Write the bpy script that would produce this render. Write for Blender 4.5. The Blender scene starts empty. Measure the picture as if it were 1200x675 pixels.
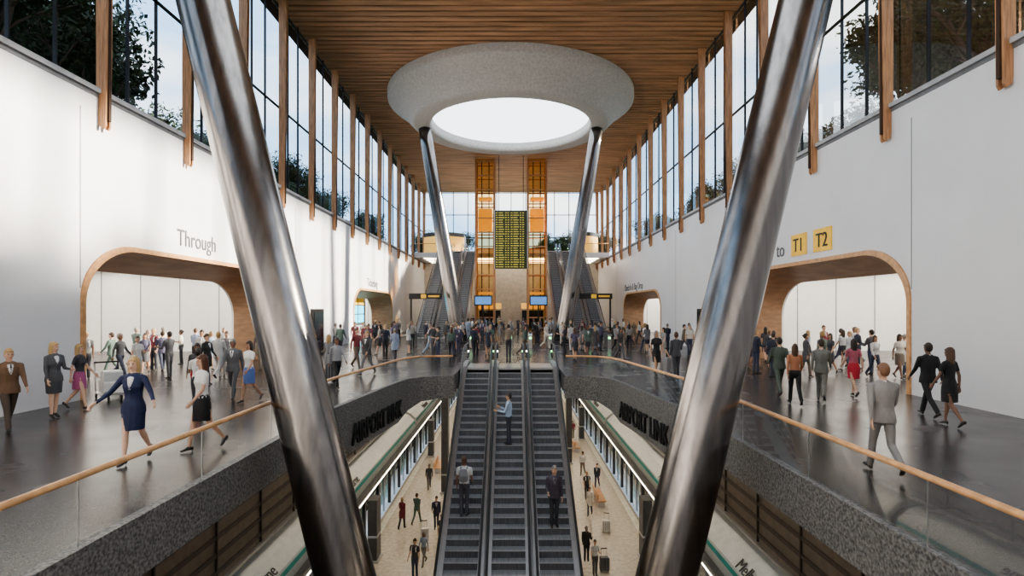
import bpy, math, random
from mathutils import Vector, Matrix
from mathutils.bvhtree import BVHTree
random.seed(7)
C = bpy.context
COL = C.scene.collection

# ------------------------------------------------------------------ materials
def newmat(name):
    m = bpy.data.materials.new(name); m.use_nodes = True
    nt = m.node_tree
    return m, nt, nt.nodes.get('Principled BSDF')

def pm(name, col, rough=.5, metal=0, var=.12, nscale=3, bump=0, bscale=60, stretch=None, emit=0, ecol=None, col2=None, detail=4):
    m, nt, b = newmat(name)
    b.inputs['Roughness'].default_value = rough
    b.inputs['Metallic'].default_value = metal
    tc = nt.nodes.new('ShaderNodeTexCoord'); mp = nt.nodes.new('ShaderNodeMapping')
    nt.links.new(tc.outputs['Object'], mp.inputs[0])
    if stretch: mp.inputs['Scale'].default_value = stretch
    n = nt.nodes.new('ShaderNodeTexNoise'); n.inputs['Scale'].default_value = nscale; n.inputs['Detail'].default_value = detail
    nt.links.new(mp.outputs[0], n.inputs['Vector'])
    r = nt.nodes.new('ShaderNodeValToRGB')
    c2 = col2 if col2 else tuple(min(1, c * (1 + var)) for c in col)
    c1 = col if col2 else tuple(c * (1 - var) for c in col)
    r.color_ramp.elements[0].position = .35; r.color_ramp.elements[1].position = .65
    r.color_ramp.elements[0].color = (*c1, 1); r.color_ramp.elements[1].color = (*c2, 1)
    nt.links.new(n.outputs[0], r.inputs[0]); nt.links.new(r.outputs[0], b.inputs['Base Color'])
    if bump:
        n2 = nt.nodes.new('ShaderNodeTexNoise'); n2.inputs['Scale'].default_value = bscale
        nt.links.new(mp.outputs[0], n2.inputs['Vector'])
        bp = nt.nodes.new('ShaderNodeBump'); bp.inputs['Strength'].default_value = bump; bp.inputs['Distance'].default_value = .02
        nt.links.new(n2.outputs[0], bp.inputs['Height']); nt.links.new(bp.outputs[0], b.inputs['Normal'])
    if emit:
        b.inputs['Emission Color'].default_value = (*(ecol or col), 1)
        b.inputs['Emission Strength'].default_value = emit
    return m

def glassmat(name, tint=(.93, .96, .97), k=1.0):
    m, nt, b = newmat(name); nt.nodes.remove(b)
    out = nt.nodes['Material Output']
    t = nt.nodes.new('ShaderNodeBsdfTransparent'); t.inputs[0].default_value = (*tint, 1)
    g = nt.nodes.new('ShaderNodeBsdfGlossy'); g.inputs['Roughness'].default_value = .03
    f = nt.nodes.new('ShaderNodeFresnel'); f.inputs[0].default_value = 1.35
    mu = nt.nodes.new('ShaderNodeMath'); mu.operation = 'MULTIPLY'; mu.inputs[1].default_value = k
    nt.links.new(f.outputs[0], mu.inputs[0])
    mx = nt.nodes.new('ShaderNodeMixShader')
    nt.links.new(mu.outputs[0], mx.inputs[0]); nt.links.new(t.outputs[0], mx.inputs[1]); nt.links.new(g.outputs[0], mx.inputs[2])
    nt.links.new(mx.outputs[0], out.inputs[0])
    return m

def attrmat(name, attr, rough=.7):
    m, nt, b = newmat(name)
    a = nt.nodes.new('ShaderNodeAttribute'); a.attribute_type = 'OBJECT'; a.attribute_name = attr
    nz = nt.nodes.new('ShaderNodeTexNoise'); nz.inputs['Scale'].default_value = 14
    mr = nt.nodes.new('ShaderNodeMapRange'); mr.inputs[3].default_value = .8; mr.inputs[4].default_value = 1.15
    nt.links.new(nz.outputs[0], mr.inputs[0])
    vm = nt.nodes.new('ShaderNodeVectorMath'); vm.operation = 'SCALE'
    nt.links.new(a.outputs['Color'], vm.inputs[0]); nt.links.new(mr.outputs[0], vm.inputs['Scale'])
    nt.links.new(vm.outputs[0], b.inputs['Base Color'])
    b.inputs['Roughness'].default_value = rough
    return m

def floormat():
    m, nt, b = newmat('dark_terrazzo_floor')
    tc = nt.nodes.new('ShaderNodeTexCoord')
    br = nt.nodes.new('ShaderNodeTexBrick'); br.offset = 0; br.inputs['Scale'].default_value = 1
    br.inputs['Brick Width'].default_value = 1.2; br.inputs['Row Height'].default_value = 1.2; br.inputs['Mortar Size'].default_value = .008
    br.inputs['Color1'].default_value = (.040, .036, .036, 1); br.inputs['Color2'].default_value = (.058, .052, .051, 1); br.inputs['Mortar'].default_value = (.013, .013, .013, 1)
    nt.links.new(tc.outputs['Object'], br.inputs['Vector'])
    n = nt.nodes.new('ShaderNodeTexNoise'); n.inputs['Scale'].default_value = 45; n.inputs['Detail'].default_value = 3
    nt.links.new(tc.outputs['Object'], n.inputs['Vector'])
    r = nt.nodes.new('ShaderNodeValToRGB'); r.color_ramp.elements[0].position = .4; r.color_ramp.elements[1].position = .72
    r.color_ramp.elements[0].color = (.75, .75, .75, 1); r.color_ramp.elements[1].color = (2.2, 2.1, 2.05, 1)
    nt.links.new(n.outputs[0], r.inputs[0])
    mx = nt.nodes.new('ShaderNodeMixRGB'); mx.blend_type = 'MULTIPLY'; mx.inputs[0].default_value = 1
    nt.links.new(br.outputs[0], mx.inputs[1]); nt.links.new(r.outputs[0], mx.inputs[2])
    nt.links.new(mx.outputs[0], b.inputs['Base Color'])
    n2 = nt.nodes.new('ShaderNodeTexNoise'); n2.inputs['Scale'].default_value = .8
    mr = nt.nodes.new('ShaderNodeMapRange'); mr.inputs[3].default_value = .17; mr.inputs[4].default_value = .33
    nt.links.new(tc.outputs['Object'], n2.inputs['Vector']); nt.links.new(n2.outputs[0], mr.inputs[0]); nt.links.new(mr.outputs[0], b.inputs['Roughness'])
    b.inputs['IOR'].default_value = 1.38
    return m

M = {}
M['wall'] = pm('white_plaster', (.78, .775, .79), .42, var=.02, nscale=.6)
M['tunnel'] = pm('tunnel_panel_white', (.86, .85, .83), .4, var=.02)
M['seam_and_shade'] = pm('seam_and_shade_grey', (.18, .18, .19), .6)
M['cap'] = pm('ledge_grey', (.42, .42, .43), .5)
M['floor'] = floormat()
M['granite'] = pm('speckled_granite', (.045, .042, .041), .5, nscale=24, col2=(.22, .21, .20), detail=8)
M['platfloor'] = pm('platform_terrazzo', (.56, .50, .42), .25, var=.14, nscale=5)
M['platline'] = pm('platform_edge_tile', (.75, .72, .62), .4)
M['wood'] = pm('oak_fins', (.50, .26, .13), .45, var=.25, nscale=3, stretch=(6, 6, .5))
M['woodrail'] = pm('oak_handrail', (.62, .34, .16), .35, var=.15, nscale=6)
M['woodceil'] = pm('timber_slats', (.44, .255, .145), .5, var=.28, nscale=1.2, stretch=(.25, 3, 1))
M['ceilback'] = pm('ceiling_backing', (.06, .03, .018), .8)
M['woodreveal'] = pm('timber_reveal', (.42, .25, .15), .5, var=.15, nscale=2, stretch=(1, .4, 3))
M['endwall'] = pm('warm_stone_panel', (.46, .40, .34), .5, var=.1, nscale=2)
M['black'] = pm('black_metal', (.02, .02, .022), .4, .3)
M['letter'] = pm('black_lettering', (.006, .006, .006), .7)
M['rubber'] = pm('black_rubber', (.02, .02, .021), .4)
M['dark'] = pm('dark_grey_panel', (.07, .07, .075), .4)
M['mid'] = pm('mid_grey_panel', (.25, .25, .26), .5)
M['brown'] = pm('bronze_louvre', (.14, .11, .09), .5, .2)
M['brown2'] = pm('bronze_louvre_dark', (.05, .04, .035), .5, .2)
M['steelcol'] = pm('brushed_steel', (.21, .195, .19), .22, 1, var=.18, nscale=7, stretch=(1, 1, .06), bump=.05, bscale=40)
M['steel'] = pm('stainless_steel', (.55, .55, .56), .3, .9, var=.06)
M['skirt'] = pm('escalator_deck', (.46, .46, .48), .32, .85, var=.06)
M['tread'] = pm('step_tread', (.36, .37, .40), .42, .45, var=.35, nscale=90, stretch=(1, .02, 1))
M['riser'] = pm('step_riser', (.13, .135, .15), .45, .45, var=.35, nscale=90, stretch=(1, .02, .02))
M['glass'] = glassmat('window_glass', k=.25)
M['bglass'] = glassmat('balustrade_glass', (.90, .92, .92), .32)
M['oglass'] = glassmat('amber_glass', (.93, .66, .32), .8)
M['concrete'] = pm('funnel_concrete', (.52, .50, .49), .85, var=.12, nscale=8, bump=.6, bscale=9)
M['skyl'] = pm('skylight_diffuser', (.8, .85, .9), .5, emit=2.2, ecol=(.84, .93, 1.0))
M['lamp'] = pm('lamp_warm', (1, .95, .85), .5, emit=9, ecol=(1, .88, .70))
M['lampw'] = pm('lamp_cool', (1, 1, 1), .5, emit=5, ecol=(1, .95, .88))
M['train'] = pm('train_white', (.60, .61, .60), .3, var=.06)
M['teal'] = pm('train_teal', (.03, .30, .27), .3)
M['trainwin'] = pm('train_window', (.02, .03, .035), .1)
M['yellow'] = pm('sign_yellow', (.85, .52, .06), .5, emit=.15, ecol=(.9, .55, .08))
M['ytext'] = pm('board_text', (.6, .52, .1), .5, emit=.3, ecol=(.75, .68, .12))
M['board'] = pm('board_black', (.03, .04, .012), .4)
M['txt'] = pm('sign_grey_text', (.13, .13, .14), .5)
M['cyan'] = pm('screen_cyan', (.05, .45, .65), .4, emit=1.6, ecol=(.05, .5, .75))
M['blue'] = pm('screen_blue', (.08, .15, .4), .4, emit=.5, ecol=(.15, .4, .8))
M['green'] = pm('gate_green', (.2, .8, .2), .4, emit=4, ecol=(.3, 1, .35))
M['amber'] = pm('amber_panel', (.75, .42, .10), .5, emit=.5, ecol=(.95, .55, .14))
M['bark'] = pm('bark', (.09, .065, .05), .9, bump=.6)
M['leaf'] = pm('leaf_green', (.030, .050, .016), .65, var=.5, nscale=1.5)
M['leaf2'] = pm('palm_green', (.04, .08, .03), .6, var=.4, nscale=2)
M['grass'] = pm('ground_cover', (.06, .08, .035), .9, var=.3)
M['case'] = pm('suitcase_shell', (.72, .71, .69), .35)
P_SK = attrmat('skin_tone', 'skin', .55); P_TOP = attrmat('garment_top', 'top'); P_BOT = attrmat('garment_bottom', 'bottom')
P_SHOE = pm('shoe_leather', (.03, .025, .022), .4); P_HAIR = attrmat('hair_colour', 'hair', .5); P_IN = attrmat('shirt_inner', 'inner')
P_EYE = pm('eye_dark', (.02, .015, .012), .2); P_LIP = pm('lips', (.42, .13, .11), .5)

# ------------------------------------------------------------------ mesh builder
class MB:
    def __init__(s): s.v = []; s.f = []; s.m = []; s.mats = []; s.sm = []
    def mi(s, mat):
        if mat not in s.mats: s.mats.append(mat)
        return s.mats.index(mat)
    def add(s, vs, fs, mat, smooth=False):
        o = len(s.v); i = s.mi(mat); s.v += [tuple(p) for p in vs]
        for f in fs: s.f.append([a + o for a in f]); s.m.append(i); s.sm.append(smooth)
    def box(s, x0, x1, y0, y1, z0, z1, mat):
        x0, x1 = sorted((x0, x1)); y0, y1 = sorted((y0, y1)); z0, z1 = sorted((z0, z1))
        s.add([(x0, y0, z0), (x1, y0, z0), (x1, y1, z0), (x0, y1, z0), (x0, y0, z1), (x1, y0, z1), (x1, y1, z1), (x0, y1, z1)],
              [(0, 3, 2, 1), (4, 5, 6, 7), (0, 1, 5, 4), (1, 2, 6, 5), (2, 3, 7, 6), (3, 0, 4, 7)], mat)
    def prism(s, poly, axis, a, b, mat):
        def p3(p, t):
            return {'x': (t, p[0], p[1]), 'y': (p[0], t, p[1]), 'z': (p[0], p[1], t)}[axis]
        n = len(poly); vs = [p3(p, a) for p in poly] + [p3(p, b) for p in poly]
        fs = [tuple(range(n)), tuple(range(2 * n - 1, n - 1, -1))] + [(i, i + n, (i + 1) % n + n, (i + 1) % n) for i in range(n)]
        s.add(vs, fs, mat)
    def strip(s, A, B, mat, smooth=False):
        n = len(A); s.add(list(A) + list(B), [(i, i + 1, i + 1 + n, i + n) for i in range(n - 1)], mat, smooth)
    def tube(s, path, r, mat, seg=8, ry=None, r_end=None, smooth=True):
        path = [Vector(p) for p in path]; n = len(path); vs = []
        for i, p in enumerate(path):
            t = (path[min(i + 1, n - 1)] - path[max(i - 1, 0)]).normalized()
            ref = Vector((1, 0, 0)) if abs(t.x) < .9 else Vector((0, 1, 0))
            u = (ref - t * ref.dot(t)).normalized(); v = t.cross(u)
            rr = r if r_end is None else r + (r_end - r) * i / (n - 1)
            r2 = ry if ry else rr
            for k in range(seg):
                a = 2 * math.pi * (k + .5) / seg; vs.append(p + u * rr * math.cos(a) + v * r2 * math.sin(a))
        fs = [(i * seg + k, i * seg + (k + 1) % seg, (i + 1) * seg + (k + 1) % seg, (i + 1) * seg + k) for i in range(n - 1) for k in range(seg)]
        fs += [tuple(range(seg - 1, -1, -1)), tuple((n - 1) * seg + k for k in range(seg))]
        s.add(vs, fs, mat, smooth)
    def revolve(s, prof, cx, cy, mat, seg=96):
        vs = []; n = len(prof)
        for k in range(seg):
            a = 2 * math.pi * k / seg
            for r, z in prof: vs.append((cx + r * math.cos(a), cy + r * math.sin(a), z))
        fs = [(k * n + i, ((k + 1) % seg) * n + i, ((k + 1) % seg) * n + i + 1, k * n + i + 1) for k in range(seg) for i in range(n - 1)]
        s.add(vs, fs, mat, True)
    def build(s, name, parent=None, loc=None):
        me = bpy.data.meshes.new(name); me.from_pydata(s.v, [], s.f)
        for m in s.mats: me.materials.append(m)
        me.polygons.foreach_set('material_index', s.m); me.polygons.foreach_set('use_smooth', s.sm); me.update()
        o = bpy.data.objects.new(name, me); COL.objects.link(o)
        if parent: o.parent = parent
        if loc: o.location = loc
        return o

def empty(name, loc=(0, 0, 0)):
    e = bpy.data.objects.new(name, None); COL.objects.link(e); e.location = loc; e.empty_display_size = .2; return e

def text(name, body, size, loc, side, mat, parent=None, ext=.015, align='LEFT', sx=1.0, rot=None, bold=0):
    cu = bpy.data.curves.new(name, 'FONT'); cu.body = body; cu.size = size; cu.extrude = ext; cu.align_x = align; cu.offset = bold
    o = bpy.data.objects.new(name, cu); COL.objects.link(o); o.location = loc
    o.rotation_euler = rot if rot else (math.pi / 2, 0, side * math.pi / 2)
    o.scale = (sx, 1, 1); cu.materials.append(mat)
    if parent: o.parent = parent
    return o

# ------------------------------------------------------------------ dimensions
WX, ZL, ZC, YB, YE = 12.2, 9.0, 19.0, -8.0, 78.0
VE = [(-4.6, YB), (-4.6, 13.6), (-4.57, 14.6), (-4.47, 15.4), (-3.98, 19.6), (-3.8, 20.5), (-3.4, 21.1), (-2.8, 21.35), (-2.17, 21.4)]
VD = [.75, .75, .95, 1.42, 1.42, 1.15, .92, .86, .85]

mb = MB()
poly = [(-30, YB)] + VE + [(-2.17, 25.0), (2.17, 25.0)] + [(-x, y) for x, y in reversed(VE)] + [(30, YB), (30, YE), (-30, YE)]
mb.prism(poly, 'z', -.7, 0, M['floor'])
mb.build('floor')
for s, nm in ((1, 'left'), (-1, 'right')):
    mb = MB()
    n = len(VE)
    def ring(off, zf): return [((x + off) * s, y, zf(i)) for i, (x, y) in enumerate(VE)]
    A = ring(.05, lambda i: .012); B = ring(.05, lambda i: -VD[i]); Cc = ring(-.35, lambda i: -VD[i]); D = ring(-.10, lambda i: .012)
    mb.strip(A, B, M['granite']); mb.strip(B, Cc, M['granite']); mb.strip(D, A, M['granite']); mb.strip(Cc, D, M['granite'])
    mb.build('trim_void_fascia_' + nm)
    mb = MB()
    R = [(x * s, y, .78) for x, y in VE]
    fine = []
    for i in range(n - 1):
        for k in range(4):
            t = k / 4; fine.append((R[i][0] + (R[i + 1][0] - R[i][0]) * t, R[i][1] + (R[i + 1][1] - R[i][1]) * t, .78))
    fine.append(R[-1])
    mb.tube(fine, .04, M['woodrail'], 10)
    mb.strip([(p[0], p[1], .03) for p in R], [(p[0], p[1], .75) for p in R], M['bglass'])
    y = -6.0
    while y < 13.5:
        mb.box(-4.606 * s, -4.594 * s, y, y + .012, .02, .74, M['steel']); y += 2.4
    mb.build('glass_balustrade')
dx, dy = (-3.98 + 4.47), (19.6 - 15.4); ang = math.atan2(dy, dx)
text('fascia_lettering', 'AIRPORT LINK', .84, (-4.36, 15.5, -1.22), 1, M['letter'], rot=(math.pi / 2, 0, ang), sx=.80, ext=.03, bold=.008)
text('fascia_lettering', 'AIRPORT LINK', .84, (3.90, 19.6, -1.22), -1, M['letter'], rot=(math.pi / 2, 0, -ang), sx=.80, ext=.03, bold=.008)

# ------------------------------------------------------------------ walls with arched portals
def arch(y0, y1, h, ry=2.2, rz=1.7, n=14):
    p = [(y0, 0)]
    for k in range(n + 1):
        a = math.pi - k / n * math.pi / 2; p.append((y0 + ry + ry * math.cos(a), h - rz + rz * math.sin(a)))
    for k in range(n + 1):
        a = math.pi / 2 - k / n * math.pi / 2; p.append((y1 - ry + ry * math.cos(a), h - rz + rz * math.sin(a)))
    p.append((y1, 0)); return p
PORT = {-1: [(15.8, 29.0, 4.6), (43.0, 57.0, 4.3)], 1: [(16.8, 29.5, 4.6), (45.0, 60.0, 4.3)]}
for s, nm in ((-1, 'left'), (1, 'right')):
    mb = MB()
    poly = [(YB, 0)]
    for (a, b, h) in PORT[s]: poly += arch(a, b, h)
    poly += [(YE, 0), (YE, ZL), (YB, ZL)]
    mb.prism(poly, 'x', s * WX, s * (WX + .4), M['wall'])
    j = PORT[s][0][0]
    for y, z0 in ((j, 3.2), (j - 12.6, 0), (31.5, 0), (41.0, 0), (64, 0)):
        mb.box(s * (WX - .006), s * WX, y - .015, y + .015, z0, ZL - .6, M['seam_and_shade'])
    mb.build('wall_' + nm)
    mb = MB(); mb.box(s * (WX - .10), s * (WX + .5), YB, YE, ZL, ZL + .14, M['cap']); mb.box(s * (WX - .02), s * WX, YB, YE, ZL - .12, ZL, M['seam_and_shade'])  # dark strip below the cap is its recess shadow, painted as colour
    mb.build('trim_ledge_' + nm)
    for pi_, (a, b, h) in enumerate(PORT[s]):
        mb = MB()
        o = arch(a, b, h); i1 = arch(a + .16, b - .16, h - .16); i2 = arch(a + .5, b - .5, h - .7)
        X = lambda pts, x: [(s * x, p[0], p[1]) for p in pts]
        mb.strip(X(o, WX - .05), X(i1, WX - .05), M['woodrail'])
        mb.strip(X(o, WX + .1), X(o, WX - .05), M['woodrail'])
        mb.strip(X(i1, WX - .05), X(i2, WX + 2.0), M['woodreveal'], True)
        mb.build('trim_portal_arch_' + nm)
        mb = MB(); y0, y1, d1, H = a - 3.5, b + (5 if pi_ == 0 else 3), WX + (16 if pi_ == 0 else 9), 4.9
        poly = [(y0, 0)] + i2 + [(y1, 0), (y1, H), (y0, H)]
        mb.prism(poly, 'x', s * (WX + 2.0), s * (WX + 2.1), M['tunnel'])
        prof = [(d1, 0), (d1, 2.6)] + [(d1 - 2.2 + 2.2 * math.cos(t_), 2.6 + 2.3 * math.sin(t_)) for t_ in [k * math.pi / 20 for k in range(1, 11)]] + [(WX + 2.05, H)]
        mb.strip([(s * p[0], y0, p[1]) for p in prof], [(s * p[0], y1, p[1]) for p in prof], M['tunnel'], True)
        for yy in (y0, y1): mb.box(s * (WX + 2), s * d1, yy - .05, yy + .05, 0, H, M['tunnel'])
        yy = y0 + 1.2
        while yy < y1:
            A_ = [(s * (p[0] - .012), yy, p[1]) for p in prof[:-1]]; B_ = [(s * (p[0] - .012), yy + .06, p[1]) for p in prof[:-1]]
            mb.strip(A_, B_, M['mid']); yy += 2.4
        # seams on the far end wall of the passage as well
        xx = WX + 3.2
        while xx < d1: mb.box(s * xx, s * (xx + .05), y1 - .07, y1 - .05, 0, H, M['mid']); xx += 2.4
        for xx in (WX + 4.0, d1 - 4.5): mb.box(s * xx, s * (xx + .35), y0 + .5, y1 - .5, H - .09, H - .04, M['lampw'])
        mb.box(s * (d1 - .12), s * (d1 - .02), y0 + .2, y1 - .2, .02, .14, M['lamp'])
        mb.build('wall_passage_' + nm)
        l = bpy.data.lights.new('passage_light', 'AREA'); l.shape = 'RECTANGLE'; l.size = abs(d1 - WX) - 4; l.size_y = y1 - y0 - 1; l.energy = 1500 if pi_ == 0 else 750
        l.color = (1, .93, .83)
        lo = bpy.data.objects.new('passage_ceiling_light', l); COL.objects.link(lo); lo.location = (s * (WX + d1 + 2) / 2, (y0 + y1) / 2, H - .12)

text('wayfinding_text', 'Through', .88, (-WX + .01, 20.35, 4.95), 1, M['txt'], sx=.88)
ws = empty('terminal_wayfinding_sign', (WX, 23, 5.3))
def tsign(y0, y1, lab):
    mb = MB(); mb.box(WX - .05, WX, y0, y1, 4.85, 5.75, M['yellow']); o = mb.build('plate_' + lab); o.parent = ws
    t_ = text('label_' + lab, lab, .8, (WX - .06, (y0 + y1) / 2, 5.02), -1, M['black'], align='CENTER', sx=.95); t_.parent = ws; o.matrix_parent_inverse = Matrix.Translation((-WX, -23, -5.3)); t_.matrix_parent_inverse = Matrix.Translation((-WX, -23, -5.3))
tsign(22.75, 23.95, 'T1'); tsign(20.95, 22.2, 'T2')
text('wayfinding_text', 'to', .88, (WX - .01, 25.35, 4.95), -1, M['txt'], sx=.95)
text('wayfinding_text', 'Ticketing', 1.0, (-WX + .01, 47.0, 4.55), 1, M['txt'])
text('wayfinding_text', 'Check In & Bag Drop', .95, (WX - .01, 59.5, 4.5), -1, M['txt'])

# ------------------------------------------------------------------ upper glazing, fins
for s, nm, y00 in ((-1, 'left', -.6), (1, 'right', .6)):
    mb = MB()
    mb.strip([(s * (WX + .2), YB, ZL + .1), (s * (WX + .2), YE, ZL + .1)], [(s * (WX + .2), YB, ZC), (s * (WX + .2), YE, ZC)], M['glass'])
    y = y00
    while y < YE:
        for q in (1.43, 2.87): mb.box(s * (WX + .15), s * (WX + .25), y + q - .025, y + q + .025, ZL, ZC, M['black'])
        y += 4.3
    for z in (ZL + .16, 13.4, ZC - .2): mb.box(s * (WX + .14), s * (WX + .26), YB, YE, z - .03, z + .03, M['black'])
    mb.build('window_' + ('1' if s < 0 else '2'))
    mb = MB(); y = y00
    while y < YE:
        for dy_ in (-.12, .05):
            poly = [(WX - .36, ZC), (WX + .06, ZC), (WX + .06, ZL - .2), (WX - .02, ZL - .95), (WX - .16, ZL - 1.05), (WX - .22, ZL - .95)]
            mb.prism([(s * p[0], p[1]) for p in poly], 'y', y + dy_, y + dy_ + .07, M['wood'])
        mb.box(s * (WX - .28), s * (WX + .04), y - .05, y + .05, ZL - .8, ZC, M['ceilback'])
        y += 4.3
    mb.build('trim_timber_fins_' + nm)

mb = MB(); mb.box(-13.5, 13.5, YB, YE, ZC + .25, ZC + .5, M['ceilback'])
y = YB
while y < YE: mb.box(-12.7, 12.7, y, y + .40, ZC, ZC + .25, M['woodceil']); y += .56
mb.build('ceiling')

# ------------------------------------------------------------------ skylight funnel with V columns
def funnel(cy):
    mb = MB()
    prof = [(9.45, 18.99), (9.45, 18.5), (9.3, 18.38), (8.85, 18.1), (8.4, 17.7), (7.95, 17.25), (7.6, 16.88), (7.4, 16.75), (6.3, 16.75), (6.2, 16.82), (6.12, 17.1), (6.1, 18.85)]
    mb.revolve(prof, 0, cy, M['concrete'])
    mb.revolve([(.01, 17.45), (3, 17.45), (6.1, 17.45)], 0, cy, M['skyl'])
    mb.build('skylight_funnel')
funnel(43.5); funnel(9.8)
for s, tx, bx in ((-1, 6.13, 2.82), (1, 6.02, 2.80)):
    pa = Vector((s * tx, 11.2, 8.84)); pb = Vector((s * bx, 9.7, -2.07))
    d_ = (pb - pa).normalized(); low = pb + d_ * 1.6
    mb = MB(); N = 24
    up = pa - d_ * ((16.74 - pa.z) / -d_.z)
    mb.tube([up + (low - up) * k / N for k in range(N + 1)], .505, M['steelcol'], 48)
    px_ = s * 2.68
    mb.revolve([(0, -3.2), (.62, -3.2), (.62, -3.9), (.5, -4.0), (.5, -9.6)], px_, low.y, M['mid'], 32)
    mb.build('steel_column')
for s in (-1, 1):
    mb = MB()
    a = Vector((s * 6.75, 43.5, 16.74)); b = Vector((s * 4.0, 43.5, 0))
    mb.tube([a + (b - a) * k / 12 for k in range(13)], .48, M['steelcol'], 32, r_end=.64)
    mb.revolve([(.0, .02), (.85, .02), (.85, .1), (.6, .1)], b.x, b.y, M['dark'], 32)
    mb.build('steel_column')

# ------------------------------------------------------------------ escalators
RUN, RISE = .3464, .2
def escalator(xc, yt, zt, zb, name='escalator'):
    n = int(round((zt - zb) / RISE)); yb = yt - n * RUN
    e = empty(name, (xc, yb, zb)); inv = Matrix.Translation((-xc, -yb, -zb))
    prof = [(yb - 2.0, zb), (yb - .3, zb), (yb + .2, zb + .1), (yt - .3, zt - .1), (yt + .25, zt), (yt + 1.5, zt)]
    mb = MB()
    for i in range(n):
        y0, z0 = yb + i * RUN, zb + i * RISE
        zz = z0 + RISE
        if i < n - 1:
            mb.add([(xc - .5, y0, z0 - .02), (xc + .5, y0, z0 - .02), (xc + .5, y0, zz), (xc - .5, y0, zz)], [(0, 1, 2, 3)], M['riser'])
            mb.add([(xc - .5, y0, zz), (xc + .5, y0, zz), (xc + .5, y0 + RUN, zz), (xc - .5, y0 + RUN, zz)], [(0, 1, 2, 3)], M['tread'])
            mb.box(xc - .5, xc + .5, y0 - .004, y0 + .02, zz - .012, zz + .003, M['steel'])
    mb.box(xc - .5, xc + .5, yt - RUN, yt + 1.6, zt - .08, zt + .012, M['steel'])
    mb.box(xc - .5, xc + .5, yb - 2.0, yb, zb - .02, zb + .012, M['steel'])
    o = mb.build('steps', e); o.matrix_parent_inverse = inv
    mb = MB()
    def band(x0, x1, up, dn, mat):
        P = [(y, z + up) for y, z in prof] + [(y, z + dn) for y, z in reversed(prof)]
        mb.prism(P, 'x', x0, x1, mat)
    band(xc - .69, xc + .69, -.45, -1.0, M['mid'])
    for sg in (-1, 1):
        a, b = sorted((xc + sg * .5, xc + sg * .69)); band(a, b, .16, -.5, M['skirt'])
        a, b = sorted((xc + sg * .494, xc + sg * .504)); band(a, b, .12, -.2, M['mid'])
    o = mb.build('truss', e); o.matrix_parent_inverse = inv
    mb = MB()
    for sg in (-1, 1):
        x = xc + sg * .60
        mb.strip([(x, y, z + .16) for y, z in prof], [(x, y, z + .95) for y, z in prof], M['bglass'])
    o = mb.build('glass_panels', e); o.matrix_parent_inverse = inv
    mb = MB()
    for sg in (-1, 1):
        x = xc + sg * .60
        h = [(x, yb - 1.7, zb + .3), (x, yb - 2.15, zb + .36), (x, yb - 2.35, zb + .62), (x, yb - 2.2, zb + .88), (x, yb - 1.9, zb + .98)]
        h += [(x, y, z + .98) for y, z in prof[1:-1]]
        h += [(x, yt + 1.6, zt + .98), (x, yt + 1.9, zt + .88), (x, yt + 2.02, zt + .62), (x, yt + 1.85, zt + .36), (x, yt + 1.4, zt + .28)]
        mb.tube(h, .042, M['rubber'], 8, ry=.03)
        mb.tube([(a_, b_, c_ - .055) for a_, b_, c_ in h[5:-5]], .035, M['steel'], 6)
        mb.box(x - .05, x + .05, yt + 1.2, yt + 1.5, zt, zt + .17, M['steel'])
        mb.box(x - .03, x + .03, yt + 1.93, yt + 1.99, zt + .5, zt + .6, M['green'] if (sg > 0) else M['lampw'])
    o = mb.build('handrails', e); o.matrix_parent_inverse = inv
    return n, yb
for xc in (-1.4, 0, 1.4): NE, YBOT = escalator(xc, 24.8, 0, -9.6)
for xc in (4.9, 6.5, 8.1, -4.9, -6.5, -8.1): escalator(xc, 67.5, 9.6, 0)

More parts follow.
